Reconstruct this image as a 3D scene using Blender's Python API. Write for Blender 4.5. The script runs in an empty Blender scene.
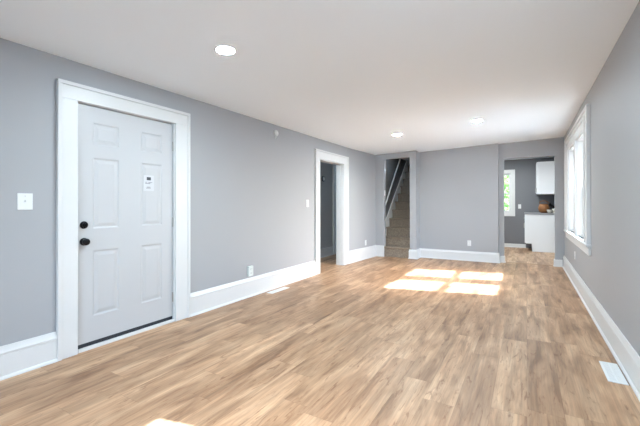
import bpy, bmesh, math, random
from mathutils import Vector, Matrix
random.seed(7)
C = bpy.context.scene.collection
S = bpy.context.scene
R = math.radians

# ------------------------------------------------------------------ camera
cam_d = bpy.data.cameras.new('camera')
cam = bpy.data.objects.new('camera', cam_d); C.objects.link(cam)
F_PX, YAW, PITCH, ROLL, CY = 352.9, .5294, .0032, -.0011, 203.58
cam_d.sensor_fit = 'HORIZONTAL'; cam_d.sensor_width = 36
cam_d.lens = F_PX / 640 * 36
cam_d.shift_y = -(213 - CY) / 640
cam_d.clip_start = .02
fw = Vector((-math.sin(YAW) * math.cos(PITCH), math.cos(YAW) * math.cos(PITCH), math.sin(PITCH)))
r0 = Vector((math.cos(YAW), math.sin(YAW), 0)); u0 = r0.cross(fw)
rr = r0 * math.cos(ROLL) + u0 * math.sin(ROLL); uu = -r0 * math.sin(ROLL) + u0 * math.cos(ROLL)
M4 = Matrix((rr, uu, -fw)).transposed().to_4x4(); M4.translation = (0, 0, 1.2)
cam.matrix_world = M4
S.camera = cam

# ------------------------------------------------------------------ view, sky, sun
S.view_settings.view_transform = 'Standard'; S.view_settings.look = 'None'
S.view_settings.exposure = 1.36; S.view_settings.gamma = 1; S.view_settings.use_curve_mapping = False
S.cycles.max_bounces = 14; S.cycles.diffuse_bounces = 10; S.cycles.transparent_max_bounces = 12
S.cycles.use_denoising = True
S.cycles.sample_clamp_indirect = 8

SUN_DIR = Vector((-1, -.23, -.81)).normalized()
W = bpy.data.worlds.new('sky'); S.world = W; W.use_nodes = True
wn = W.node_tree; wn.nodes.clear()
sky = wn.nodes.new('ShaderNodeTexSky'); sky.sky_type = 'NISHITA'; sky.sun_disc = False
sky.sun_elevation = R(39); sky.sun_rotation = R(77); sky.dust_density = 3; sky.air_density = 1.0
mixs = wn.nodes.new('ShaderNodeMixRGB'); mixs.inputs[0].default_value = .85; mixs.inputs[2].default_value = (.34, .525, .745, 1)
bgn = wn.nodes.new('ShaderNodeBackground'); bgn.inputs[1].default_value = 6.4
won = wn.nodes.new('ShaderNodeOutputWorld')
wn.links.new(sky.outputs[0], mixs.inputs[1]); wn.links.new(mixs.outputs[0], bgn.inputs[0]); wn.links.new(bgn.outputs[0], won.inputs[0])

sd = bpy.data.lights.new('sun', 'SUN'); sd.energy = 18; sd.angle = R(.5); sd.color = (.69, .86, 1)
so = bpy.data.objects.new('sun', sd); C.objects.link(so)
so.rotation_euler = SUN_DIR.to_track_quat('-Z', 'Y').to_euler()

def daylight(name, loc, rot, sx, sy, power, color=(1, 1, 1), portal=False):
    d = bpy.data.lights.new(name, 'AREA'); d.shape = 'RECTANGLE'; d.size = sx; d.size_y = sy
    d.energy = power; d.color = color
    if portal: d.cycles.is_portal = True
    o = bpy.data.objects.new(name, d); C.objects.link(o); o.location = loc; o.rotation_euler = rot
    return o
# sky openings (portals) of the right wall's windows, the kitchen's and the added one behind the viewer
daylight('portal', (.86, 6.27, 1.44), (0, R(90), 0), 1.35, 2.0, 1, portal=True)
daylight('portal', (.86, 1.645, 1.44), (0, R(90), 0), 1.35, .6, 1, portal=True)
daylight('portal', (-.5, -1.87, 1.3), (R(90), 0, 0), 1.7, 1.7, 1, portal=True)
daylight('portal', (-.64, 11.5, 1.5), (R(-90), 0, 0), .6, 1.2, 1, portal=True)

# ------------------------------------------------------------------ materials
def srgb(r, g, b):
    f = lambda c: (c / 255 / 12.92) if c <= 10 else ((c / 255 + .055) / 1.055) ** 2.4
    return (f(r), f(g), f(b), 1)

def mat(name, col, rough=.5, metal=0, bump=0, bscale=60, var=0, vscale=3, spec=.5):
    m = bpy.data.materials.new(name); m.use_nodes = True
    nt = m.node_tree; b = nt.nodes['Principled BSDF']
    b.inputs['Base Color'].default_value = col; b.inputs['Roughness'].default_value = rough
    b.inputs['Metallic'].default_value = metal; b.inputs['Specular IOR Level'].default_value = spec
    tc = nt.nodes.new('ShaderNodeTexCoord')
    if var:
        n = nt.nodes.new('ShaderNodeTexNoise'); n.inputs['Scale'].default_value = vscale; n.inputs['Detail'].default_value = 4
        nt.links.new(tc.outputs['Object'], n.inputs['Vector'])
        mr = nt.nodes.new('ShaderNodeMapRange'); mr.inputs['To Min'].default_value = 1 - var; mr.inputs['To Max'].default_value = 1 + var
        nt.links.new(n.outputs['Fac'], mr.inputs['Value'])
        mx = nt.nodes.new('ShaderNodeVectorMath'); mx.operation = 'SCALE'; mx.inputs[0].default_value = col[:3]
        nt.links.new(mr.outputs[0], mx.inputs['Scale']); nt.links.new(mx.outputs[0], b.inputs['Base Color'])
    if bump:
        n = nt.nodes.new('ShaderNodeTexNoise'); n.inputs['Scale'].default_value = bscale; n.inputs['Detail'].default_value = 3
        nt.links.new(tc.outputs['Object'], n.inputs['Vector'])
        bp = nt.nodes.new('ShaderNodeBump'); bp.inputs['Strength'].default_value = bump; bp.inputs['Distance'].default_value = .004
        nt.links.new(n.outputs['Fac'], bp.inputs['Height']); nt.links.new(bp.outputs[0], b.inputs['Normal'])
    return m

def emit(name, col, strength):
    m = bpy.data.materials.new(name); m.use_nodes = True; nt = m.node_tree
    b = nt.nodes['Principled BSDF']; b.inputs['Base Color'].default_value = (.9, .9, .9, 1)
    b.inputs['Emission Color'].default_value = col; b.inputs['Emission Strength'].default_value = strength
    return m

def glass_mat():
    m = bpy.data.materials.new('window_glass'); m.use_nodes = True; nt = m.node_tree; nt.nodes.clear()
    o = nt.nodes.new('ShaderNodeOutputMaterial'); t = nt.nodes.new('ShaderNodeBsdfTransparent')
    g = nt.nodes.new('ShaderNodeBsdfGlossy'); g.inputs['Roughness'].default_value = .02
    fr = nt.nodes.new('ShaderNodeFresnel'); fr.inputs['IOR'].default_value = 1.3
    mx = nt.nodes.new('ShaderNodeMixShader')
    nt.links.new(fr.outputs[0], mx.inputs[0]); nt.links.new(t.outputs[0], mx.inputs[1]); nt.links.new(g.outputs[0], mx.inputs[2])
    nt.links.new(mx.outputs[0], o.inputs[0]); return m

def plank_mat(name, tint=(1, 1, 1), pw=.185, pl=1.25):
    m = bpy.data.materials.new(name); m.use_nodes = True; nt = m.node_tree; L = nt.links
    b = nt.nodes['Principled BSDF']
    N = nt.nodes.new
    def math_(op, a, c=None, d=None):
        n = N('ShaderNodeMath'); n.operation = op
        for i, v in enumerate((a, c, d)):
            if v is None: continue
            if isinstance(v, (int, float)): n.inputs[i].default_value = v
            else: L.new(v, n.inputs[i])
        return n.outputs[0]
    tc = N('ShaderNodeTexCoord'); sp = N('ShaderNodeSeparateXYZ'); L.new(tc.outputs['Object'], sp.inputs[0])
    x, y = sp.outputs[0], sp.outputs[1]
    px = math_('DIVIDE', x, pw); ix = math_('FLOOR', px); fx = math_('FRACT', px)
    w1 = N('ShaderNodeTexWhiteNoise'); w1.noise_dimensions = '1D'; L.new(ix, w1.inputs['W'])
    py = math_('ADD', math_('DIVIDE', y, pl), math_('MULTIPLY', w1.outputs['Value'], 7.0))
    iy = math_('FLOOR', py); fy = math_('FRACT', py)
    cb = N('ShaderNodeCombineXYZ'); L.new(ix, cb.inputs[0]); L.new(iy, cb.inputs[1])
    w2 = N('ShaderNodeTexWhiteNoise'); w2.noise_dimensions = '2D'; L.new(cb.outputs[0], w2.inputs['Vector'])
    rnd = w2.outputs['Value']
    # per-board shifted coordinates
    off = N('ShaderNodeVectorMath'); off.operation = 'SCALE'; L.new(w2.outputs['Color'], off.inputs[0]); off.inputs['Scale'].default_value = 37
    ad = N('ShaderNodeVectorMath'); ad.operation = 'ADD'; L.new(tc.outputs['Object'], ad.inputs[0]); L.new(off.outputs[0], ad.inputs[1])
    def noise(scale, sx, sy, detail, rough=.55, dist=0):
        mp = N('ShaderNodeMapping'); mp.inputs['Scale'].default_value = (sx, sy, 1); L.new(ad.outputs[0], mp.inputs[0])
        n = N('ShaderNodeTexNoise'); n.inputs['Scale'].default_value = scale; n.inputs['Detail'].default_value = detail
        n.inputs['Roughness'].default_value = rough; n.inputs['Distortion'].default_value = dist
        L.new(mp.outputs[0], n.inputs['Vector']); return n.outputs['Fac']
    broad = noise(1.0, 9, 1.6, 3, .55, .6)          # long soft figure
    fine = noise(1.0, 85, 3.0, 5, .65, .2)          # thin grain
    streak = noise(1.0, 17, .9, 5, .6, .7)          # thin grain
    knots = noise(1.0, 20, 3.4, 5, .65, 1.8)         # dark cathedral patches
    cr = N('ShaderNodeValToRGB'); L.new(broad, cr.inputs[0])
    el = cr.color_ramp.elements
    el[0].position = .28; el[0].color = srgb(140, 109, 85)
    el[1].position = .72; el[1].color = srgb(214, 186, 158)
    e = el.new(.5); e.color = srgb(190, 159, 131)
    # board tone
    cr2 = N('ShaderNodeValToRGB'); L.new(rnd, cr2.inputs[0]); q = cr2.color_ramp.elements
    q[0].position = 0; q[0].color = (.80, .755, .72, 1); q[1].position = 1; q[1].color = (1.12, 1.1, 1.08, 1)
    k = q.new(.3); k.color = (.90, .86, .82, 1); k = q.new(.65); k.color = (1.0, .99, .97, 1)
    mul = N('ShaderNodeMixRGB'); mul.blend_type = 'MULTIPLY'; mul.inputs[0].default_value = 1
    L.new(cr.outputs[0], mul.inputs[1]); L.new(cr2.outputs[0], mul.inputs[2])
    mr = N('ShaderNodeMapRange'); L.new(fine, mr.inputs[0]); mr.inputs[1].default_value = .3; mr.inputs[2].default_value = .7
    mr.inputs[3].default_value = .76; mr.inputs[4].default_value = 1.16
    sc = N('ShaderNodeVectorMath'); sc.operation = 'SCALE'; ms = N('ShaderNodeMapRange'); L.new(streak, ms.inputs[0]); ms.inputs[1].default_value = .34; ms.inputs[2].default_value = .66; ms.inputs[3].default_value = .84; ms.inputs[4].default_value = 1.12
    s2 = N('ShaderNodeVectorMath'); s2.operation = 'SCALE'; L.new(mul.outputs[0], s2.inputs[0]); L.new(ms.outputs[0], s2.inputs['Scale'])
    L.new(s2.outputs[0], sc.inputs[0]); L.new(mr.outputs[0], sc.inputs['Scale'])
    mk = N('ShaderNodeMapRange'); L.new(knots, mk.inputs[0]); mk.inputs[1].default_value = .56; mk.inputs[2].default_value = .68
    mk.inputs[3].default_value = 0; mk.inputs[4].default_value = .68
    mx = N('ShaderNodeMixRGB'); L.new(mk.outputs[0], mx.inputs[0]); L.new(sc.outputs[0], mx.inputs[1]); mx.inputs[2].default_value = srgb(124, 86, 60)
    # seams
    sx = math_('LESS_THAN', math_('MINIMUM', fx, math_('SUBTRACT', 1, fx)), .006)
    sy = math_('LESS_THAN', math_('MINIMUM', fy, math_('SUBTRACT', 1, fy)), .0012)
    sm = math_('MULTIPLY', math_('MAXIMUM', sx, sy), .3)
    fin = N('ShaderNodeMixRGB'); L.new(sm, fin.inputs[0]); L.new(mx.outputs[0], fin.inputs[1]); fin.inputs[2].default_value = srgb(95, 70, 52)
    tn = N('ShaderNodeMixRGB'); tn.blend_type = 'MULTIPLY'; tn.inputs[0].default_value = 1; tn.inputs[2].default_value = (*tint, 1)
    L.new(fin.outputs[0], tn.inputs[1]); L.new(tn.outputs[0], b.inputs['Base Color'])
    rg = N('ShaderNodeMapRange'); L.new(fine, rg.inputs[0]); rg.inputs[3].default_value = .36; rg.inputs[4].default_value = .52
    L.new(rg.outputs[0], b.inputs['Roughness']); b.inputs['Specular IOR Level'].default_value = .35
    bp = N('ShaderNodeBump'); bp.inputs['Strength'].default_value = .12; bp.inputs['Distance'].default_value = .002
    L.new(math_('SUBTRACT', fine, math_('MULTIPLY', sm, 2)), bp.inputs['Height']); L.new(bp.outputs[0], b.inputs['Normal'])
    return m

def carpet_mat():
    m = mat('stair_carpet', srgb(150, 134, 118), .95, 0, .35, 220, 0, 3, .1)
    nt = m.node_tree; b = nt.nodes['Principled BSDF']; tc = nt.nodes.new('ShaderNodeTexCoord')
    n = nt.nodes.new('ShaderNodeTexNoise'); n.inputs['Scale'].default_value = 45; n.inputs['Detail'].default_value = 6
    nt.links.new(tc.outputs['Object'], n.inputs['Vector'])
    c = nt.nodes.new('ShaderNodeValToRGB'); nt.links.new(n.outputs['Fac'], c.inputs[0])
    c.color_ramp.elements[0].position = .35; c.color_ramp.elements[0].color = srgb(134, 119, 104)
    c.color_ramp.elements[1].position = .68; c.color_ramp.elements[1].color = srgb(160, 145, 129)
    nt.links.new(c.outputs[0], b.inputs['Base Color']); return m

PAINT = mat('wall_paint', srgb(165, 166, 168), .55, 0, .05, 90, .012, 1.2, .4)
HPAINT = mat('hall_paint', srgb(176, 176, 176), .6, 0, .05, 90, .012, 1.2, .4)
SHADE_PAINT = mat('stairwell_shade_paint', srgb(124, 123, 120), .6, 0, .05, 90, .012, 1.2, .4)  # wall paint in a darker tone, the stairwell's shade put into the colour
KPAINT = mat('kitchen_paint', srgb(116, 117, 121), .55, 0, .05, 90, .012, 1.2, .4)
CEIL = mat('ceiling_paint', srgb(237, 245, 252), .75, 0, .05, 70, .008, 1, .3)
TRIM = mat('white_trim_paint', srgb(214, 214, 213), .35, 0, .03, 40)
DOORW = mat('white_door_paint', srgb(188, 188, 189), .38, 0, .02, 40)
WOOD = plank_mat('oak_plank_floor', (.85, .775, .70))
KWOOD = plank_mat('kitchen_plank_floor', (.86, .85, .83))
CARPET = carpet_mat()
BLACK = mat('black_metal', srgb(24, 24, 27), .3, .6, .02)
RUBBER = mat('black_rubber', srgb(38, 40, 46), .7, 0, .1)
STEEL = mat('brushed_steel', srgb(176, 174, 168), .35, 1, .03)
PLASTIC = mat('white_plastic', srgb(224, 225, 224), .35, 0, .01)
IVORY = mat('grey_white_plastic', srgb(212, 216, 212), .4, 0, .01)
SLOT = mat('dark_slot', srgb(60, 60, 62), .7, 0, .01)
PAPER = mat('paper', srgb(200, 201, 203), .8, 0, .05)
INK = mat('grey_ink', srgb(70, 72, 76), .8, 0, .02)
GLASS = glass_mat()
CABW = mat('cabinet_white', srgb(238, 240, 242), .35, 0, .02)
COUNTER = mat('grey_laminate', srgb(150, 150, 152), .3, 0, .02, 60, .15, 30)
RAIL = mat('white_rail_paint', srgb(246, 246, 243), .4, 0, .03)
LEAF = mat('leaf_green', srgb(98, 138, 60), .6, 0, .1, 30, .35, 2)
BARK = mat('bark', srgb(96, 80, 66), .9, 0, .6, 20, .2, 6)
LAWN = mat('lawn_green', srgb(128, 150, 92), .95, 0, .5, 40, .2, 2)
CONC = mat('grey_paving', srgb(112, 118, 120), .9, 0, .3, 40, .06, 2)
LAMP = emit('lamp_lens', (.735, .90, 1.0, 1), 300)
KFILL = emit('kitchen_fill_lens', (.88, .94, .95, 1), 250)  # lens of the unseen lamps added to brighten the kitchen
WICKER = mat('brown_wicker', srgb(138, 92, 54), .7, 0, .6, 60, .3, 12)
DARKPOT = mat('dark_enamel', srgb(34, 30, 28), .3, 0, .02)
CERAM = mat('white_ceramic', srgb(215, 210, 200), .25, 0, .02)

# ------------------------------------------------------------------ mesh helpers
class MB:
    def __init__(s): s.v = []; s.f = []
    def add(s, vs, fs):
        n = len(s.v); s.v += [tuple(v) for v in vs]; s.f += [tuple(i + n for i in f) for f in fs]; return s
    def box(s, x0, x1, y0, y1, z0, z1):
        return s.add([(x0, y0, z0), (x1, y0, z0), (x1, y1, z0), (x0, y1, z0), (x0, y0, z1), (x1, y0, z1), (x1, y1, z1), (x0, y1, z1)],
                     [(0, 3, 2, 1), (4, 5, 6, 7), (0, 1, 5, 4), (1, 2, 6, 5), (2, 3, 7, 6), (3, 0, 4, 7)])
    def hexa(s, pts):
        return s.add(pts, [(0, 3, 2, 1), (4, 5, 6, 7), (0, 1, 5, 4), (1, 2, 6, 5), (2, 3, 7, 6), (3, 0, 4, 7)])
    def lathe(s, prof, o=(0, 0, 0), axis='Z', n=28):
        # prof: (radius, height along axis)
        o = Vector(o); vs = []; fs = []
        for (r, h) in prof:
            for k in range(n):
                a = 2 * math.pi * k / n; c, d = r * math.cos(a), r * math.sin(a)
                p = {'Z': (c, d, h), 'X': (h, c, d), 'Y': (d, h, c)}[axis]
                vs.append(o + Vector(p))
        for i in range(len(prof) - 1):
            for k in range(n):
                k2 = (k + 1) % n
                fs.append((i * n + k, i * n + k2, (i + 1) * n + k2, (i + 1) * n + k))
        if prof[0][0] > 1e-6: fs.append(tuple(reversed(range(n))))
        if prof[-1][0] > 1e-6: fs.append(tuple((len(prof) - 1) * n + k for k in range(n)))
        return s.add(vs, fs)
    def tube(s, pts, rad, n=12):
        pts = [Vector(p) for p in pts]; vs = []; fs = []
        for i, p in enumerate(pts):
            t = (pts[min(i + 1, len(pts) - 1)] - pts[max(i - 1, 0)]).normalized()
            a = t.cross(Vector((0, 0, 1)) if abs(t.z) < .95 else Vector((1, 0, 0))).normalized(); b = t.cross(a)
            r = rad[i] if isinstance(rad, (list, tuple)) else rad
            for k in range(n):
                an = 2 * math.pi * k / n; vs.append(p + (a * math.cos(an) + b * math.sin(an)) * r)
        for i in range(len(pts) - 1):
            for k in range(n):
                k2 = (k + 1) % n; fs.append((i * n + k, i * n + k2, (i + 1) * n + k2, (i + 1) * n + k))
        fs.append(tuple(reversed(range(n)))); fs.append(tuple((len(pts) - 1) * n + k for k in range(n)))
        return s.add(vs, fs)
    def sweep(s, path, prof, side=1):
        """profile (off, z) along a 2D path; off goes to the path's left * side, mitred at the corners"""
        P = [Vector(p) for p in path]; n = len(prof); vs = []; fs = []
        for i, p in enumerate(P):
            d1 = (P[i] - P[i - 1]).normalized() if i > 0 else (P[1] - P[0]).normalized()
            d2 = (P[i + 1] - P[i]).normalized() if i < len(P) - 1 else d1
            n1 = Vector((-d1.y, d1.x)) * side; n2 = Vector((-d2.y, d2.x)) * side
            m = (n1 + n2).normalized(); m = m / max(.2, m.dot(n1))
            for (o, z) in prof: vs.append((p.x + m.x * o, p.y + m.y * o, z))
        for i in range(len(P) - 1):
            for k in range(n):
                k2 = (k + 1) % n; fs.append((i * n + k, i * n + k2, (i + 1) * n + k2, (i + 1) * n + k))
        fs.append(tuple(range(n))); fs.append(tuple(reversed(range((len(P) - 1) * n, len(P) * n))))
        return s.add(vs, fs)
    def build(s, name, m, parent=None, bevel=0, smooth=False, weld=False):
        off = Vector(parent.location) if parent is not None else Vector((0, 0, 0))
        if parent is not None and parent.parent is not None: off = off + Vector(parent.parent.location)
        me = bpy.data.meshes.new(name); me.from_pydata([Vector(v) - off for v in s.v], [], s.f)
        bm = bmesh.new(); bm.from_mesh(me)
        if weld: bmesh.ops.remove_doubles(bm, verts=bm.verts, dist=1e-5)
        bmesh.ops.recalc_face_normals(bm, faces=bm.faces); bm.to_mesh(me); bm.free()
        me.materials.append(m); o = bpy.data.objects.new(name, me); C.objects.link(o)
        if parent is not None: o.parent = parent
        if bevel:
            b = o.modifiers.new('bevel', 'BEVEL'); b.width = bevel; b.segments = 2; b.limit_method = 'ANGLE'; b.angle_limit = R(35)
        if smooth:
            for p in me.polygons: p.use_smooth = True
            me.set_sharp_from_angle(angle=R(40))
        return o

def tag(o, label, cat, group=None, kind=None):
    o['label'] = label; o['category'] = cat
    if group: o['group'] = group
    if kind: o['kind'] = kind
    return o
def struct(o, label, cat): return tag(o, label, cat, kind='structure')
def empty(name, loc=(0, 0, 0), rotz=0):
    o = bpy.data.objects.new(name, None); C.objects.link(o); o.location = loc; o.rotation_euler = (0, 0, rotz); o.empty_display_size = .1
    return o
def copy_tree(o, parent=None):
    c = o.copy(); C.objects.link(c)
    if parent: c.parent = parent
    for ch in list(o.children): copy_tree(ch, c)
    return c

def wall(name, m, axis, p0, p1, u0, u1, z0, ztop, holes=(), parent=None):
    """slab wall with rectangular openings. axis 'X': plane X=p0..p1 running along Y(u); axis 'Y' likewise along X.
       ztop: function of u. holes: (u0,u1,z0,z1)"""
    us = sorted({u0, u1, *[h[0] for h in holes], *[h[1] for h in holes]}); us = [u for u in us if u0 <= u <= u1]
    zs = sorted({z0, *[h[2] for h in holes], *[h[3] for h in holes]}); zs = [z for z in zs if z >= z0] + [None]
    def solid(i, j):
        if i < 0 or j < 0 or i >= len(us) - 1 or j >= len(zs) - 1: return False
        uc = (us[i] + us[i + 1]) / 2; za = zs[j]; zb = zs[j + 1] if zs[j + 1] is not None else za + .01
        zc = (za + zb) / 2
        return not any(h[0] < uc < h[1] and h[2] < zc < h[3] for h in holes)
    def P(p, u, z):
        z = ztop(u) if z is None else z
        return (p, u, z) if axis == 'X' else (u, p, z)
    b = MB()
    for i in range(len(us) - 1):
        for j in range(len(zs) - 1):
            if not solid(i, j): continue
            a, c, lo, hi = us[i], us[i + 1], zs[j], zs[j + 1]
            for p in (p0, p1): b.add([P(p, a, lo), P(p, c, lo), P(p, c, hi), P(p, a, hi)], [(0, 1, 2, 3)])
            for (di, dj, q) in ((-1, 0, [(a, lo), (a, hi)]), (1, 0, [(c, lo), (c, hi)]), (0, -1, [(a, lo), (c, lo)]), (0, 1, [(a, hi), (c, hi)])):
                if not solid(i + di, j + dj):
                    b.add([P(p0, *q[0]), P(p0, *q[1]), P(p1, *q[1]), P(p1, *q[0])], [(0, 1, 2, 3)])
    return b.build(name, m, parent, weld=True)

# ------------------------------------------------------------------ the room: main dimensions
XL, XR = -3.135, .6235             # left and right wall faces
YB = -1.7                          # wall behind the camera
YS, YF, YK = 7.78, 8.1, 8.2        # stair wall, far wall, kitchen doorway wall faces
zc = lambda x: 2.4735 + .0376 * x  # the old ceiling drops a little towards the left wall
XC = -3.05                         # corner of left wall and stair wall
SX0, SX1, SZ = -2.84, -2.24, 2.256   # stair opening
KX0, KX1, KZ = -.4, .475, 2.148      # kitchen opening
D1 = (1.462, 2.392, 2.045)         # front door opening
D2 = (5.332, 6.272, 2.005)         # hall opening
LT = .14                           # left wall thickness

# ------------------------------------------------------------------ floors and ceilings
struct(MB().box(-4.3, .80, YB - .15, 8.29, -.12, 0).build('floor', WOOD), 'light brown oak plank floor of the living room', 'floor')
struct(MB().box(-3.2, 1.0, 8.29, 11.45, -.12, 0).build('floor.001', KWOOD), 'greyer plank floor of the kitchen beyond the doorway', 'floor')
b = MB()
def slab(x0, x1, y0, y1, f, t=.12):
    b.hexa([(x0, y0, f(x0)), (x1, y0, f(x1)), (x1, y1, f(x1)), (x0, y1, f(x0)),
            (x0, y0, f(x0) + t), (x1, y0, f(x1) + t), (x1, y1, f(x1) + t), (x0, y1, f(x0) + t)])
slab(XL - LT, .80, YB - .15, YS + .12, zc); slab(-2.2, .80, YS + .12, 8.3, zc)
struct(b.build('ceiling', CEIL), 'smooth white living room ceiling', 'ceiling')
b = MB(); slab(-3.2, 1.0, 8.3, 11.45, lambda x: 2.46)
struct(b.build('ceiling.001', CEIL), 'kitchen ceiling beyond the doorway', 'ceiling')
b = MB(); slab(-4.3, XL - LT, 3.4, 9.0, lambda x: 2.36)
struct(b.build('ceiling.002', CEIL), 'ceiling of the dark hall behind the left doorway', 'ceiling')

# ------------------------------------------------------------------ walls
zl = zc(XL)
struct(wall('wall_left', PAINT, 'X', XL, XL - LT, YB, 6.45, 0, lambda u: zl, [(D1[0], D1[1], 0, D1[2]), (D2[0], D2[1], 0, D2[2])]),
       'pale blue grey left wall with the white front door', 'wall')
b = MB()
f0, f1 = (XL, 6.45), (XC, YS)
b.hexa([(*f0, 0), (*f1, 0), (f1[0] - LT, YS, 0), (XL - LT, 6.45, 0), (*f0, zl), (*f1, zc(XC)), (f1[0] - LT, YS, zc(XC)), (XL - LT, 6.45, zl)])
struct(b.build('wall_left.001', PAINT), 'short stretch of left wall between hall doorway and stairs', 'wall')

W1, W2 = (5.35, 6.20), (6.38, 7.25)
W3 = (1.36, 1.93)
WZ = (.75, 2.12)
struct(wall('wall_right', PAINT, 'X', XR, XR + .17, YB, YK, 0, lambda u: zc(XR),
            [(*w, *WZ) for w in (W1, W2, W3)]), 'pale grey right wall with the window pair', 'wall')
struct(wall('wall_stair', PAINT, 'Y', YS, YS + .12, XC - LT, -2.1, 0, zc, [(SX0, SX1, 0, SZ)]), 'grey wall around the stair opening', 'wall')
struct(MB().box(-2.2, -2.1, YS + .12, YF + .1, 0, zc(-2.15)).build('wall_stair.001', PAINT), 'short return wall beside the stair opening', 'wall')
struct(wall('wall_far', PAINT, 'Y', YF, YF + .19, -2.1, -.5, 0, zc), 'plain grey far wall between stairs and kitchen doorway', 'wall')
struct(wall('wall_kitchen', PAINT, 'Y', YK, YK + .1, -.5, XR + .17, 0, zc, [(KX0, KX1, 0, KZ)]), 'grey wall around the kitchen doorway', 'wall')
BW = (-1.35, .35, .45, 2.15)
struct(wall('wall_back', PAINT, 'Y', YB, YB - .15, XL - LT, XR + .17, 0, zc, [BW]), 'grey front wall of the house behind the viewer', 'wall')
# hall behind the left wall
XH = -4.03
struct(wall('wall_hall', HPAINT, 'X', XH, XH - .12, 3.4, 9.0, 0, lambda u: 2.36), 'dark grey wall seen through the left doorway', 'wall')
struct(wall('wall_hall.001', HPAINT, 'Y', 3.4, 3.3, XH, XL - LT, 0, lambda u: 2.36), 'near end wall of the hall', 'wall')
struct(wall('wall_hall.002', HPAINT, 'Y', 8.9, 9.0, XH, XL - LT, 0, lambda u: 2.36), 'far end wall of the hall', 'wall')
# stairwell
struct(MB().box(-3.10, -2.98, YS + .12, 11.9, 0, 5.0).build('wall_stair.002', SHADE_PAINT), 'grey stairwell wall that carries the handrail', 'wall')
struct(MB().box(-2.2, -2.1, YF + .19, 11.9, 0, 5.0).add([], []).build('wall_stair.003', SHADE_PAINT), 'right side wall of the stairwell', 'wall')
struct(MB().box(-2.98, -2.2, 11.8, 11.9, 0, 5.0).build('wall_stair.004', SHADE_PAINT), 'end wall at the top of the stairs', 'wall')
struct(MB().box(-3.10, -2.1, YS, YS + .12, 2.62, 5.0).build('wall_stair.005', PAINT), 'stairwell wall above the opening', 'wall')
struct(MB().box(-2.2, -2.1, YS + .12, YF + .19, 2.62, 5.0).build('wall_stair.006', PAINT), 'upper right wall of the stairwell', 'wall')
struct(MB().box(-3.10, -2.1, YS, 11.9, 5.0, 5.1).build('ceiling.003', CEIL), 'ceiling above the stairs', 'ceiling')
# kitchen
KWX = (-.86, -.385); KWZ = (.98, 2.07)
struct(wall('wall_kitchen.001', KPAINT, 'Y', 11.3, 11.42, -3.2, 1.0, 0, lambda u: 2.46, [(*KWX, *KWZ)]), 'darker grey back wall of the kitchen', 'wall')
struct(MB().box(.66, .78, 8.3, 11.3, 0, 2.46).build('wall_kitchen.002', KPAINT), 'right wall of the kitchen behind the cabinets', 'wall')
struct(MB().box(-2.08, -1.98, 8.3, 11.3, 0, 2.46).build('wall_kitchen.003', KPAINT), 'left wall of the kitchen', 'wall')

# ------------------------------------------------------------------ baseboards
def base_prof(h, t=.02):
    return [(0, 0), (t + .013, 0), (t + .013, .008), (t + .010, .016), (t + .004, .021), (t, .022), (t, h - .062), (t - .003, h - .060), (t - .003, h - .057),
            (t + .003, h - .055), (t + .004, h - .042), (t - .002, h - .030), (t - .008, h - .012), (t - .011, h), (0, h)]
def base_small(h, t=.016):
    return [(0, 0), (t + .01, 0), (t + .01, .008), (t + .004, .018), (t, .02), (t, h - .02), (t - .006, h - .006), (t - .009, h), (0, h)]
def baseboard(name, path, h, side, label, prof=base_prof):
    return struct(MB().sweep(path, prof(h), side).build(name, TRIM), label, 'baseboard')
baseboard('baseboard_left', [(XL, YB), (XL, 1.322)], .225, -1, 'tall white baseboard left of the front door')
baseboard('baseboard_left.001', [(XL, 2.562), (XL, 5.176)], .245, -1, 'tall white baseboard between front door and hall doorway')
baseboard('baseboard_left.002', [(XL, 6.466), (XC, YS), (SX0, YS)], .255, -1, 'white baseboard turning the corner left of the stairs')
baseboard('baseboard_back', [(SX1, YS + .10), (SX1, YS), (-2.1, YS), (-2.1, YF), (-.5, YF), (-.5, YK - .002)], .205, -1, 'tall white baseboard along the far wall right of the stairs')
baseboard('baseboard_back.001', [(-.478, YK), (KX0, YK)], .135, -1, 'short white baseboard left of the kitchen doorway', base_small)
baseboard('baseboard_back.002', [(KX0, YK), (KX0, YK + .1)], .135, -1, 'white baseboard inside the kitchen doorway', base_small)
baseboard('baseboard_back.003', [(KX1, YK + .1), (KX1, YK), (XR - .03, YK)], .135, -1, 'short white baseboard right of the kitchen doorway', base_small)
baseboard('baseboard_right', [(XR, YK), (XR, YB)], .225, -1, 'tall white baseboard along the right wall')
baseboard('baseboard_hall', [(XH, 3.4), (XH, 7.484)], .20, -1, 'white baseboard in the dark hall', base_small)
baseboard('baseboard_kitchen', [(-1.98, 11.3), (-.02, 11.3)], .10, -1, 'low white baseboard on the kitchen back wall', base_small)

# ------------------------------------------------------------------ casings
def casing_u(x, y0, y1, zt, w0, w1, wt, t=.022, dirx=1):
    """door casing on a wall of constant X: two legs with a raised outer edge and a head"""
    b = MB(); s = dirx
    xs = lambda d: (min(x, x + s * d), max(x, x + s * d))
    b.box(*xs(t), y0 - w0, y0, 0, zt); b.box(*xs(t), y1, y1 + w1, 0, zt); b.box(*xs(t), y0 - w0, y1 + w1, zt, zt + wt)
    e = .028                                    # raised band round the outside
    b.box(*xs(t + .012), y0 - w0 - .001, y0 - w0 + e, 0, zt + wt - e); b.box(*xs(t + .012), y1 + w1 - e, y1 + w1 + .001, 0, zt + wt - e)
    b.box(*xs(t + .012), y0 - w0 - .001, y1 + w1 + .001, zt + wt - e, zt + wt + .001)
    return b
struct(casing_u(XL, D1[0] + .006, D1[1] - .006, D1[2] - .006, .145, .172, .135).build('trim_1', TRIM, bevel=.003), 'wide white casing round the front door', 'trim')
struct(casing_u(XL, D2[0], D2[1], D2[2], .156, .194, .155).build('trim_2', TRIM, bevel=.003), 'wide white casing round the hall doorway', 'trim')
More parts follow.
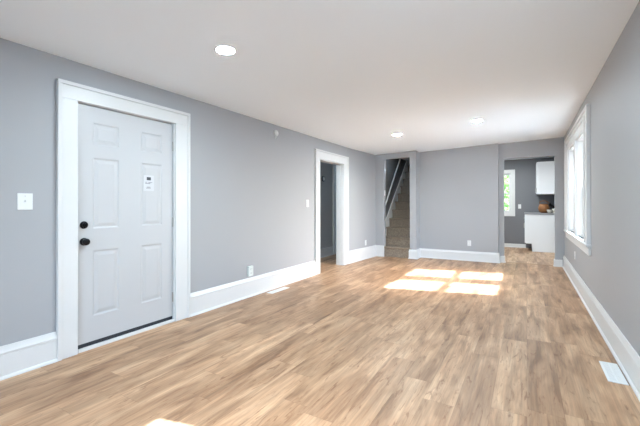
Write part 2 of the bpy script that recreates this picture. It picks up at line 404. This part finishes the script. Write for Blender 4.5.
# jambs
b = MB()
b.box(XL - LT, XL, D1[0] - .001, D1[0] + .012, 0, D1[2]); b.box(XL - LT, XL, D1[1] - .012, D1[1] + .001, 0, D1[2]); b.box(XL - LT, XL, D1[0], D1[1], D1[2] - .010, D1[2] + .001)
for y0, y1 in ((D1[0] + .012, D1[0] + .026), (D1[1] - .026, D1[1] - .012)): b.box(XL - .085, XL - .065, y0, y1, 0, D1[2] - .01)
b.box(XL - .085, XL - .065, D1[0] + .012, D1[1] - .012, D1[2] - .03, D1[2] - .01)
struct(b.build('trim_3', TRIM), 'white jamb and stops of the front door', 'trim')
b = MB()
b.box(XL - LT, XL, D2[0] - .001, D2[0] + .015, 0, D2[2]); b.box(XL - LT, XL, D2[1] - .015, D2[1] + .001, 0, D2[2]); b.box(XL - LT, XL, D2[0], D2[1], D2[2] - .015, D2[2] + .001)
for y0, y1 in ((D2[0] + .015, D2[0] + .027), (D2[1] - .027, D2[1] - .015)): b.box(XL - .09, XL - .055, y0, y1, 0, D2[2] - .015)
struct(b.build('trim_4', TRIM, bevel=.002), 'white jamb lining of the hall doorway', 'trim')
struct(casing_u(XL - LT, D2[0], D2[1], D2[2], .12, .12, .12, dirx=-1).build('trim_5', TRIM, bevel=.003), 'casing on the hall side of the doorway', 'trim')
# another door in the hall
struct(casing_u(XH, 7.60, 8.36, 2.03, .115, .115, .115, t=.03).build('trim_6', TRIM, bevel=.003), 'white casing of another door inside the hall', 'trim')
struct(MB().box(XH + .002, XH + .012, 7.605, 8.355, .01, 2.025).build('door_2', DOORW, bevel=.002), 'white door inside the hall', 'door')
# kitchen threshold
struct(MB().box(KX0 - .0, KX1 + .0, YK + .045, YK + .085, 0, .006).build('trim_7', mat('oak_strip', srgb(150, 122, 98), .45, 0, .05), bevel=.002), 'thin wooden threshold strip at the kitchen doorway', 'trim')

# ------------------------------------------------------------------ front door
door = empty('door_1', (XL - .03, D1[0], 0))
struct(door, 'white six panel front door with black knob and paper notice', 'door')
DY0, DY1, DZ0, DZ1 = D1[0] + .016, D1[1] - .020, .056, D1[2] - .016
XD = XL - .020                     # face of the slab
pan_y = [(DY0 + .135, DY0 + .362), (DY1 - .362, DY1 - .105)]
pan_y = [(1.600, 1.822), (2.035, 2.255)]
pan_z = [(.265, .815), (1.0, 1.60), (1.71, 1.895)]
b = MB()
ys = sorted({DY0, DY1, *[q for p in pan_y for q in p]}); zs = sorted({DZ0, DZ1, *[q for p in pan_z for q in p]})
for i in range(len(ys) - 1):
    for j in range(len(zs) - 1):
        if any(abs(p[0] - ys[i]) < 1e-6 for p in pan_y) and any(abs(p[0] - zs[j]) < 1e-6 for p in pan_z):
            y0, y1, z0, z1 = ys[i], ys[i + 1], zs[j], zs[j + 1]
            loops = [(0, 0), (.012, -.006), (.022, -.006), (.046, -.001)]
            vs = []
            for ins, dx in loops: vs += [(XD + dx, y0 + ins, z0 + ins), (XD + dx, y1 - ins, z0 + ins), (XD + dx, y1 - ins, z1 - ins), (XD + dx, y0 + ins, z1 - ins)]
            fs = []
            for l in range(3):
                for k in range(4): fs.append((l * 4 + k, l * 4 + (k + 1) % 4, l * 4 + 4 + (k + 1) % 4, l * 4 + 4 + k))
            fs.append((12, 13, 14, 15)); b.add(vs, fs)
        else:
            b.add([(XD, ys[i], zs[j]), (XD, ys[i + 1], zs[j]), (XD, ys[i + 1], zs[j + 1]), (XD, ys[i], zs[j + 1])], [(0, 1, 2, 3)])
XB = XD - .044
b.add([(XB, DY0, DZ0), (XB, DY1, DZ0), (XB, DY1, DZ1), (XB, DY0, DZ1)], [(0, 3, 2, 1)])
for q in ([(DY0, DZ0), (DY1, DZ0)], [(DY1, DZ0), (DY1, DZ1)], [(DY1, DZ1), (DY0, DZ1)], [(DY0, DZ1), (DY0, DZ0)]):
    b.add([(XD, *q[0]), (XD, *q[1]), (XB, *q[1]), (XB, *q[0])], [(0, 1, 2, 3)])
b.build('door_panel', DOORW, door, weld=True)
MB().box(XD - .03, XD + .004, DY0, DY1, .026, .056).build('door_sweep', RUBBER, door)
MB().box(XL - .11, XL + .012, D1[0] + .013, D1[1] - .013, 0, .025).build('threshold', TRIM, door, bevel=.004)
db = MB().lathe([(.031, 0), (.031, .008), (.027, .014), (.020, .016), (.020, .022), (.0001, .023)], (XD, 1.53, 1.035), 'X').build('deadbolt', BLACK, door, smooth=True)
MB().box(XD + .022, XD + .034, 1.526, 1.534, 1.020, 1.050).build('thumb_turn', BLACK, db, bevel=.002)
kb = MB().lathe([(.032, 0), (.032, .006), (.027, .011), (.012, .014), (.011, .020), (.018, .025), (.027, .031), (.0295, .040), (.027, .047), (.018, .052), (.0001, .054)],
                (XD, 1.53, .897), 'X').build('doorknob', BLACK, door, smooth=True)
for z in (1.80, 1.02, .25):
    h = MB(); h.lathe([(.0065, -.045), (.0065, .045)], (XD + .006, D1[1] - .018, z), 'Z', 12)
    h.lathe([(.0001, .045), (.008, .046), (.006, .051), (.0001, .054)], (XD + .006, D1[1] - .018, z), 'Z', 12)
    h.build('hinge', STEEL, door, smooth=True)
# paper notice taped to the door
pn = empty('notice', (XD, 2.11, 1.33)); tag(pn, 'small white paper notice with a dark printed block on the front door', 'notice')
MB().box(XD + .0005, XD + .002, 2.055, 2.165, 1.335, 1.485).build('sheet', PAPER, pn)
x = XD + .0021
MB().box(x - .0002, x, 2.088, 2.132, 1.438, 1.468).build('print_block', INK, pn)
for zz, ya, yb in ((1.416, 2.072, 2.092), (1.414, 2.104, 2.146), (1.404, 2.072, 2.126), (1.370, 2.09, 2.126), (1.360, 2.082, 2.13)):
    MB().box(x - .0002, x, ya, yb, zz, zz + .004).build('print_line', INK, pn)

# ------------------------------------------------------------------ windows of the right wall
def sash(root, name, xa, y0, y1, z0, z1, st, rb, rt):
    b = MB(); xb = xa + .034
    b.box(xa, xb, y0, y0 + st, z0, z1).box(xa, xb, y1 - st, y1, z0, z1).box(xa, xb, y0 + st, y1 - st, z0, z0 + rb).box(xa, xb, y0 + st, y1 - st, z1 - rt, z1)
    s = b.build(name, TRIM, root, bevel=.003)
    MB().box(xa + .014, xa + .019, y0 + st - .004, y1 - st + .004, z0 + rb - .004, z1 - rt + .004).build('pane', GLASS, s)
    return s
def hung_window(idx, y0, y1, label):
    r = empty('window_%d' % idx, (XR, (y0 + y1) / 2, WZ[0])); struct(r, label, 'window')
    z0, z1 = WZ; zm = 1.42; j = .022
    b = MB()
    b.box(XR + .0, XR + .165, y0, y0 + j, z0, z1).box(XR, XR + .165, y1 - j, y1, z0, z1).box(XR, XR + .165, y0 + j, y1 - j, z1 - j, z1).box(XR + .03, XR + .2, y0 + j, y1 - j, z0, z0 + .02)
    b.build('window_frame', TRIM, r)
    st = .068
    ls = sash(r, 'lower_sash', XR + .062, y0 + j, y1 - j, z0 + .02, zm + .02, st, .035, .042)
    sash(r, 'upper_sash', XR + .100, y0 + j, y1 - j, zm - .022, z1 - j, st, .042, .042)
    ym = (y0 + y1) / 2
    MB().box(XR + .055, XR + .075, ym - .03, ym + .03, zm + .02, zm + .032).build('sash_lock', STEEL, ls, bevel=.003)
    return r
hung_window(1, *W1, 'nearer white double hung window in the right wall')
hung_window(2, *W2, 'farther white double hung window in the right wall')
hung_window(3, *W3, 'double hung window just ahead of the viewer on the right')
def window_trim(idx, ya, yb, label, w=.40):
    r = empty('trim_%d' % idx, (XR, (ya[0] + yb[1]) / 2, .7)); struct(r, label, 'trim')
    y0, y1 = ya[0], yb[1]; z0, z1 = WZ; t = .024
    X = lambda d: (XR - d, XR)
    b = MB()
    b.box(*X(t), y0 - w, y0, z0, z1).box(*X(t), y1, y1 + w, z0, z1).box(*X(t), y0 - w, y1 + w, z1, z1 + .19)
    if ya != yb: b.box(*X(t), ya[1], yb[0], z0, z1)
    b.box(*X(t + .016), y0 - w - .001, y0 - w + .05, z0, z1 + .17).box(*X(t + .016), y1 + w - .05, y1 + w + .001, z0, z1 + .17).box(*X(t + .016), y0 - w - .001, y1 + w + .001, z1 + .17, z1 + .215)
    for a, c in ((y0 - .14, y0 - .10), (y1 + .10, y1 + .14)): b.box(*X(t + .012), a, c, z0, z1 + .1)
    b.box(*X(t + .012), y0 - .14, y1 + .14, z1 + .10, z1 + .14)
    b.build('casing', TRIM, r, bevel=.004)
    MB().box(XR - .05, XR + .06, y0 - w - .03, y1 + w + .03, z0 - .03, z0).build('window_stool', TRIM, r, bevel=.008)
    MB().box(XR - .022, XR, y0 - w, y1 + w, z0 - .13, z0 - .03).box(XR - .032, XR, y0 - w - .001, y1 + w + .001, z0 - .05, z0 - .03).build('apron', TRIM, r, bevel=.004)
window_trim(8, W1, W2, 'white casing and sill round the right window pair')
window_trim(9, W3, W3, 'white casing round the window just ahead of the viewer', .2)

# unseen window added behind the viewer to fill the room with light
x0, x1, z0, z1 = BW
r = empty('window_5', ((x0 + x1) / 2, YB, z0)); struct(r, 'wide window added in the wall behind the viewer for fill light', 'window')
b = MB(); y0, y1 = YB - .11, YB - .05; xm = (x0 + x1) / 2
b.box(x0, x0 + .05, y0, y1, z0, z1).box(x1 - .05, x1, y0, y1, z0, z1).box(x0 + .05, x1 - .05, y0, y1, z0, z0 + .05).box(x0 + .05, x1 - .05, y0, y1, z1 - .05, z1).box(xm - .03, xm + .03, y0, y1, z0 + .05, z1 - .05)
b.build('window_frame', TRIM, r, bevel=.003)
for a, c in ((x0 + .04, xm - .02), (xm + .02, x1 - .04)): MB().box(a, c, YB - .083, YB - .078, z0 + .04, z1 - .04).build('pane', GLASS, r)
c = MB(); c.box(x0 - .12, x0, YB, YB + .022, z0 - .1, z1 + .14).box(x1, x1 + .12, YB, YB + .022, z0 - .1, z1 + .14).box(x0, x1, YB, YB + .022, z1, z1 + .14).box(x0, x1, YB, YB + .022, z0 - .1, z0)
c.build('casing', TRIM, r, bevel=.003)

# kitchen window
r = empty('window_4', (sum(KWX) / 2, 11.3, KWZ[0])); struct(r, 'white framed kitchen window looking onto green trees', 'window')
x0, x1 = KWX; z0, z1 = KWZ
b = MB(); b.box(x0 - .11, x0, 11.275, 11.3, z0 - .11, z1 + .11).box(x1, x1 + .11, 11.275, 11.3, z0 - .11, z1 + .11).box(x0, x1, 11.275, 11.3, z1, z1 + .11).box(x0, x1, 11.275, 11.3, z0 - .11, z0)
b.build('casing', TRIM, r, bevel=.003)
b = MB(); ya, yb = 11.34, 11.38
b.box(x0, x0 + .045, ya, yb, z0, z1).box(x1 - .045, x1, ya, yb, z0, z1).box(x0 + .045, x1 - .045, ya, yb, z0, z0 + .05).box(x0 + .045, x1 - .045, ya, yb, z1 - .04, z1).box(x0 + .045, x1 - .045, ya, yb, 1.50, 1.54)
b.build('window_frame', TRIM, r, bevel=.003)
MB().box(x0 + .04, x1 - .04, 11.357, 11.362, z0 + .045, 1.505).build('pane', GLASS, r)
MB().box(x0 + .04, x1 - .04, 11.357, 11.362, 1.535, z1 - .035).build('pane', GLASS, r)

# ------------------------------------------------------------------ staircase
st = empty('staircase', (-2.59, YS + .02, 0)); struct(st, 'steep straight staircase with grey brown carpet behind the opening', 'staircase')
RISE0, RISE, TREAD, NST = .235, .21, .225, 15
Y0 = YS + .03
for k in range(NST):
    zt = RISE0 + RISE * k; ya = Y0 + TREAD * k; yb = ya + TREAD + .03
    zlow = max(0, zt - RISE - .06) if k else 0
    prof = [(ya, zlow), (ya, zt - .040), (ya - .028, zt - .036), (ya - .034, zt - .020), (ya - .028, zt - .005), (ya - .004, zt), (yb, zt), (yb, zlow)]
    n = len(prof); vs = [(-2.955, y, z) for y, z in prof] + [(-2.2, y, z) for y, z in prof]
    fs = [tuple(range(n)), tuple(reversed(range(n, 2 * n)))] + [(i, (i + 1) % n, n + (i + 1) % n, n + i) for i in range(n)]
    MB().add(vs, fs).build('step', CARPET, st)
def stairline(y): return RISE0 + (y - Y0) * RISE / TREAD
ya, yb = Y0 + .10, Y0 + TREAD * 14
vs = []
for x in (-2.98, -2.956):
    vs += [(x, ya, 0), (x, ya, .46), (x, ya + .06, stairline(ya + .06) + .17), (x, yb, stairline(yb) + .17), (x, yb, stairline(yb) - .5), (x, ya + .5, 0)]
fs = [(0, 1, 2, 3, 4, 5), tuple(range(11, 5, -1))] + [(i, (i + 1) % 6, 6 + (i + 1) % 6, 6 + i) for i in range(6)]
MB().add(vs, fs).build('skirt_board', RAIL, st)
# handrail on the stairwell's left wall
hr = empty('handrail', (-2.9, 8.1, 1.1)); tag(hr, 'slim white handrail climbing the stairwell wall above the carpeted steps', 'handrail')
A, B_ = Vector((-2.945, 7.96, .975)), Vector((-2.945, 10.2, 3.38))
d = (B_ - A).normalized(); nrm = Vector((0, -d.z, d.y))
b = MB(); vs = []
for p in (A, B_):
    for (sx, sn) in ((-.012, -.022), (.012, -.022), (.016, .0), (.012, .02), (-.012, .02), (-.016, 0)): vs.append(p + Vector((sx, 0, 0)) + nrm * sn)
b.add(vs, [(0, 1, 2, 3, 4, 5), (11, 10, 9, 8, 7, 6)] + [(i, (i + 1) % 6, 6 + (i + 1) % 6, 6 + i) for i in range(6)])
b.build('rail', RAIL, hr, bevel=.004)
for t in (.2, .8, 1.6, 2.4):
    p = A + d * t - nrm * .02
    MB().tube([(-2.98, p.y, p.z - .05), (-2.955, p.y, p.z - .05), (-2.946, p.y, p.z - .03), (-2.945, p.y, p.z + .005)], .007, 8).lathe([(.024, 0), (.024, .006), (.014, .009), (.0001, .01)], (-2.98, p.y, p.z - .05), 'X', 14).build('bracket', STEEL, hr)

# ------------------------------------------------------------------ ceiling lights
def make_light(lens=LAMP):
    r = empty('ceiling_light')
    MB().lathe([(.066, -.001), (.068, -.006), (.074, -.006), (.080, -.003), (.082, .0005)], (0, 0, 0), 'Z', 40).build('trim_ring', PLASTIC, r, smooth=True)
    MB().lathe([(.0001, -.009), (.03, -.0088), (.055, -.0078), (.064, -.006), (.0665, -.004), (.0665, -.001)], (0, 0, 0), 'Z', 40).build('lens', lens, r, smooth=True)
    return r
spots = [((-2.005, 1.983), 'large bright recessed ceiling light nearest the front door'),
         ((-1.912, 5.883), 'small recessed ceiling light toward the stairs'),
         ((-.632, 5.706), 'small recessed ceiling light toward the right windows'),
         ((-.63, 1.95), 'recessed ceiling light overhead by the viewer'),
         ((-.10, -.55), 'added fill light in the ceiling behind the viewer at the right')]  # unseen lamp added to brighten the right side of the room
l0 = None
for (x, y), lab in spots:
    o = make_light() if l0 is None else copy_tree(l0)
    l0 = l0 or o
    o.location = (x, y, zc(x) - .0005); o.rotation_euler = (0, -math.atan(.0376), 0)
    tag(o, lab, 'ceiling light', 'recessed ceiling lights')

# ------------------------------------------------------------------ switches, outlets, detectors
def make_outlet(m=PLASTIC, name='wall_outlet', d=.0):
    r = empty(name)
    MB().box(0, .006 + d, -.036, .036, -.058, .058).build('cover_plate', m, r, bevel=.002)
    for z in (-.024, .024):
        s = MB().box(.005 + d, .0085 + d, -.017, .017, z - .015, z + .015).build('socket', m, r, bevel=.002)
        MB().box(.0084 + d, .0088 + d, -.009, -.006, z - .004, z + .007).box(.0084 + d, .0088 + d, .006, .009, z - .004, z + .006).build('slot', SLOT, s)
    return r
def make_switch(w=.036, toggles=(0,), rocker=False):
    r = empty('light_switch')
    MB().box(0, .006, -w, w, -.060, .060).build('cover_plate', PLASTIC, r, bevel=.002)
    for y in toggles:
        t = MB()
        if rocker: t.add([(.006, y - .016, -.033), (.006, y + .016, -.033), (.006, y + .016, .033), (.006, y - .016, .033), (.011, y - .016, -.033), (.011, y + .016, -.033), (.007, y + .016, .033), (.007, y - .016, .033)],
                         [(0, 3, 2, 1), (4, 5, 6, 7), (0, 1, 5, 4), (1, 2, 6, 5), (2, 3, 7, 6), (3, 0, 4, 7)])
        else: t.box(.006, .008, y - .006, y + .006, -.013, .013).hexa([(.007, y - .0045, -.004), (.007, y + .0045, -.004), (.007, y + .0045, .006), (.007, y - .0045, .006), (.02, y - .0035, .006), (.02, y + .0035, .006), (.02, y + .0035, .012), (.02, y - .0035, .012)])
        t.build('toggle', PLASTIC, r, bevel=.001)
    MB().lathe([(.003, .006), (.003, .0068), (.0001, .007)], (0, w * .55 if len(toggles) > 1 else 0, .04), 'X', 10).build('screw', STEEL, r)
    return r
G = 'wall outlets'
o = make_outlet(); o.location = (XL - .0385 + .0 + (7.26 - 6.45) * (XC - XL) / (YS - 6.45) + .0385, 7.27, .355); o.rotation_euler = (0, 0, -math.atan((XC - XL) / (YS - 6.45)))
tag(o, 'white outlet on left wall just before the stairs', 'outlet', G); proto = o
o = copy_tree(proto); o.location = (-1.055, YF, .378); o.rotation_euler = (0, 0, R(-90)); tag(o, 'white outlet on the far wall above the tall baseboard', 'outlet', G)
o = copy_tree(proto); o.location = (XR, 6.45, .44); o.rotation_euler = (0, 0, R(180)); tag(o, 'white outlet on the right wall under the windows', 'outlet', G)
o = make_outlet(IVORY, 'wall_outlet', .018); o.location = (XL, 3.525, .335); o.scale = (1.3, 1.18, 1.12); tag(o, 'thick grey white outlet on left wall between front door and hall doorway', 'outlet', G)
G = 'light switches'
o = make_switch(.046, (0,)); o.location = (XL, 1.126, 1.225); tag(o, 'wide white switch plate left of the front door', 'light switch', G)
s1 = make_switch(); s1.location = (XL, 4.945, 1.222); tag(s1, 'narrow white switch just left of the hall doorway', 'light switch', G)
o = copy_tree(s1); o.location = (SX0, YS + .055, 1.47); tag(o, 'small white switch on the left jamb of the stair opening', 'light switch', G)
o = copy_tree(s1); o.location = (-.165, 11.3, 1.145); o.rotation_euler = (0, 0, R(-90)); tag(o, 'white switch on kitchen wall right of the kitchen window', 'light switch', G)
# detector high on the left wall
r = empty('wall_detector', (XL, 4.085, 2.22)); tag(r, 'small round white detector high on the left wall', 'detector')
MB().lathe([(.045, 0), (.045, .016), (.040, .024), (.024, .028), (.0001, .029)], (XL, 4.085, 2.235), 'X').build('housing', IVORY, r, smooth=True)
MB().lathe([(.014, .026), (.013, .034), (.0001, .037)], (XL, 4.085, 2.235), 'X', 16).build('sensor_eye', PLASTIC, r, smooth=True)
MB().box(XL, XL + .012, 4.068, 4.076, 2.150, 2.205).box(XL, XL + .012, 4.092, 4.100, 2.165, 2.205).build('bracket', IVORY, r, bevel=.002)
# round wall device in the hall
hy, hz = 7.03, 1.795
r = empty('wall_thermostat', (XH, hy, hz)); tag(r, 'round chrome rimmed device on the dark hall wall through the doorway', 'thermostat')
MB().lathe([(.062, 0), (.062, .012), (.056, .02), (.048, .02), (.046, .016)], (XH, hy, hz), 'X').build('rim', mat('chrome', srgb(70, 72, 76), .2, 1, .01), r, smooth=True)
MB().lathe([(.047, .014), (.044, .022), (.03, .030), (.0001, .034)], (XH, hy, hz), 'X').build('dial', PLASTIC, r, smooth=True)

# ------------------------------------------------------------------ floor vents
def floor_vent(x, y, w, l, rot, label, n=11):
    r = empty('floor_vent', (0, 0, 0))
    b = MB(); f = .016
    b.box(-w / 2, -w / 2 + f, -l / 2, l / 2, 0, .006).box(w / 2 - f, w / 2, -l / 2, l / 2, 0, .006).box(-w / 2 + f, w / 2 - f, -l / 2, -l / 2 + f, 0, .006).box(-w / 2 + f, w / 2 - f, l / 2 - f, l / 2, 0, .006)
    b.build('frame', PLASTIC, r, bevel=.002)
    MB().box(-w / 2 + f, w / 2 - f, -l / 2 + f, l / 2 - f, 0, .001).build('duct_opening', IVORY, r)
    g = MB(); L = l - 2 * f; N = int(L / .013)
    for i in range(N):
        yy = -l / 2 + f + (i + .5) * L / N
        g.box(-w / 2 + f, w / 2 - f, yy - .0042, yy + .0042, .001, .005)
    g.box(-.004, .004, -l / 2 + f, l / 2 - f, .001, .0056)
    g.build('grille', PLASTIC, r)
    r.location = (x, y, 0); r.rotation_euler = (0, 0, rot)
    return tag(r, label, 'floor vent', 'white floor vents')
floor_vent(-3.004, 3.978, .095, .40, R(-1), 'narrow white floor vent along the left baseboard')
floor_vent(.528, 3.23, .108, .355, R(0), 'white slatted floor vent by the right baseboard')

# ------------------------------------------------------------------ kitchen furniture
r = empty('base_cabinet', (.3, 10.5, 0)); tag(r, 'white kitchen base cabinet with its end panel facing the doorway', 'cabinet')
YC0, YC1 = 10.5, 11.27
b = MB(); xf, xb = -.02, .655
b.add([(x, y, z) for y in (YC0, YC0 + .02) for x, z in ((.12, 0), (xb, 0), (xb, .945), (xf, .945), (xf, .20), (.12, .20))],
      [(0, 1, 2, 3, 4, 5), (11, 10, 9, 8, 7, 6)] + [(i, (i + 1) % 6, 6 + (i + 1) % 6, 6 + i) for i in range(6)])
b.build('end_panel', CABW, r, bevel=.002)
MB().box(xf, xb, YC0 + .02, YC1, .20, .945).build('body', CABW, r, bevel=.002)
MB().box(.12, xb, YC0 + .02, YC1, 0, .20).build('toe_kick', CABW, r)
dr = MB().box(xf - .022, xf, YC0 + .015, YC0 + .37, .215, .74).build('door', CABW, r, bevel=.003)
MB().box(xf - .045, xf - .022, YC0 + .33, YC0 + .342, .58, .70).build('handle', STEEL, dr, bevel=.003)
dw = MB().box(xf - .022, xf, YC0 + .015, YC0 + .37, .76, .93).build('drawer', CABW, r, bevel=.003)
MB().box(xf - .045, xf - .022, YC0 + .14, YC0 + .25, .84, .852).build('handle', STEEL, dw, bevel=.003)
MB().box(xf - .022, xf, YC0 + .385, YC1 - .01, .215, .93).build('door', CABW, r, bevel=.003)
ct = MB().box(-.05, .655, 10.475, 11.275, .945, .985).build('countertop', COUNTER, None, bevel=.004)
tag(ct, 'grey countertop on the white kitchen base cabinet', 'countertop')
r = empty('wall_cabinet', (.44, 10.5, 1.46)); tag(r, 'white upper kitchen cabinet hung above the countertop', 'cabinet')
b = MB(); xf = .245
b.box(xf, .655, 10.515, 11.28, 1.46, 2.28); b.build('body', CABW, r, bevel=.002)
b = MB(); b.box(xf, .655, 10.5, 10.515, 1.46, 1.50).box(xf, .655, 10.5, 10.515, 2.235, 2.28).box(xf, xf + .04, 10.5, 10.515, 1.5, 2.235).box(.615, .655, 10.5, 10.515, 1.5, 2.235)
b.build('end_frame', CABW, r, bevel=.002)
for ya, yb in ((10.505, 10.885), (10.895, 11.275)):
    dr = MB().box(xf - .022, xf, ya, yb, 1.465, 2.275).build('door', CABW, r, bevel=.003)
    MB().box(xf - .045, xf - .022, ya + .03, ya + .042, 1.50, 1.62).build('handle', STEEL, dr, bevel=.003)
ZT = .985
# things on the counter
r = empty('basket', (.385, 10.75, ZT)); tag(r, 'round orange brown basket on the kitchen counter', 'basket')
MB().lathe([(.06, 0), (.10, .03), (.122, .085), (.125, .13), (.11, .185), (.088, .215), (.095, .228), (.088, .228), (.08, .215), (.10, .17), (.11, .12), (.09, .03), (.0001, .02)], (.385, 10.75, ZT), 'Z', 28).build('bowl', WICKER, r, smooth=True)
MB().tube([(.385 + .1 * math.cos(a), 10.75, ZT + .24 + .07 * math.sin(a)) for a in [math.pi * k / 12 for k in range(13)]], .009, 8).build('handle', WICKER, r, smooth=True)
r = empty('kettle', (.535, 11.02, ZT)); tag(r, 'dark rounded kettle behind the white bowl on the kitchen counter', 'kettle')
MB().lathe([(.08, 0), (.105, .02), (.112, .10), (.095, .18), (.05, .215), (.045, .22), (.0001, .225)], (.535, 11.02, ZT), 'Z', 28).build('body', DARKPOT, r, smooth=True)
MB().lathe([(.012, .22), (.018, .235), (.012, .25), (.0001, .252)], (.535, 11.02, ZT), 'Z', 16).build('lid_knob', DARKPOT, r, smooth=True)
MB().tube([(.535, 11.02 + .09 * math.cos(a), ZT + .15 + .12 * math.sin(a)) for a in [math.pi * k / 12 for k in range(13)]], .008, 8).build('handle', DARKPOT, r, smooth=True)
MB().tube([(.46, 11.07, ZT + .09), (.42, 11.09, ZT + .13), (.40, 11.10, ZT + .17)], [.02, .014, .011], 10).build('spout', DARKPOT, r, smooth=True)
b = MB().lathe([(.03, 0), (.034, .008), (.05, .03), (.062, .06), (.065, .085), (.06, .085), (.055, .06), (.03, .02), (.0001, .016)], (.50, 10.565, ZT), 'Z', 28).build('bowl', CERAM, None, smooth=True)
tag(b, 'small white bowl in front of the basket on the kitchen counter', 'bowl')
r = empty('canister', (.605, 10.64, ZT)); tag(r, 'pale canister at right end of the kitchen counter', 'canister')
MB().lathe([(.048, 0), (.05, .004), (.05, .085), (.046, .09), (.0001, .09)], (.605, 10.64, ZT), 'Z', 24).build('body', CERAM, r, smooth=True)
MB().lathe([(.05, .09), (.05, .1), (.04, .106), (.01, .108), (.01, .118), (.0001, .12)], (.605, 10.64, ZT), 'Z', 24).build('lid', IVORY, r, smooth=True)
# unseen ceiling lamps added to brighten the kitchen and the hall
k0 = None
for (x, y), lab in (((-.1, 9.1), 'added fill light in the kitchen ceiling near the doorway'), ((-1.1, 9.1), 'added fill light in the kitchen ceiling nearer the stairs'), ((-.8, 10.3), 'added fill light in the kitchen ceiling before the window')):
    o = make_light(KFILL) if k0 is None else copy_tree(k0)
    k0 = k0 or o
    o.location = (x, y, 2.4595); tag(o, lab, 'ceiling light', 'added kitchen fill lights')
o = copy_tree(l0); o.location = (-3.65, 4.6, 2.3595); o.rotation_euler = (0, 0, 0); tag(o, 'added fill light in the hall ceiling', 'ceiling light', 'recessed ceiling lights')

# ------------------------------------------------------------------ outdoors
struct(MB().box(-14, 30, -14, 40, -.75, -.6).build('ground', CONC), 'grey paved yard outside the windows', 'ground')
blocker = empty('house', (6.5, -.9, -.6)); tag(blocker, 'added neighbouring house with grey siding that cuts sky light to the near window', 'house')  # unseen house added to block low sky light from the near right window
MB().box(4.3, 8.4, -5, 3.0, -.6, 3.3).build('wall', mat('grey_siding', srgb(150, 152, 152), .8, 0, .2), blocker)
b = MB(); b.add([(4.05, -5.2, 3.2), (4.05, 3.2, 3.2), (6.4, 3.2, 4.6), (6.4, -5.2, 4.6), (8.7, -5.2, 3.2), (8.7, 3.2, 3.2)], [(0, 1, 2, 3), (3, 2, 5, 4), (0, 4, 5, 1), (0, 3, 4), (1, 5, 2)])
b.build('roof', mat('roof_shingle', srgb(92, 88, 84), .9, 0, .5), blocker)
def tree(x, y, h, rad, label, nleaf=2600):
    t = empty('tree', (x, y, -.6)); tag(t, label, 'tree', 'trees outside the kitchen window')
    MB().tube([(x, y, -.6), (x + .05, y, h * .3), (x - .05, y + .05, h * .6), (x, y, h * .85)], [.14, .11, .08, .04], 10).build('trunk', BARK, t, smooth=True)
    b = MB()
    for i in range(nleaf):
        while True:
            p = Vector((random.uniform(-1, 1), random.uniform(-1, 1), random.uniform(-1, 1)))
            if .25 < p.length < 1: break
        c = Vector((x, y, h * .55)) + Vector((p.x * rad, p.y * rad, p.z * h * .55))
        a = Vector((random.gauss(0, 1), random.gauss(0, 1), random.gauss(0, .6))).normalized(); e = a.orthogonal().normalized(); n = a.cross(e)
        s = random.uniform(.07, .14)
        b.add([c - a * s, c + e * s * .45 + n * s * .15, c + a * s, c - e * s * .45 + n * s * .15], [(0, 1, 2, 3)])
    b.build('foliage', LEAF, t)
tree(-1.3, 15.5, 4.6, 1.6, 'leafy green tree filling the left of the kitchen window', 5200)
tree(-.9, 20.5, 5.6, 2.2, 'leafy green tree behind the first one outside the kitchen')
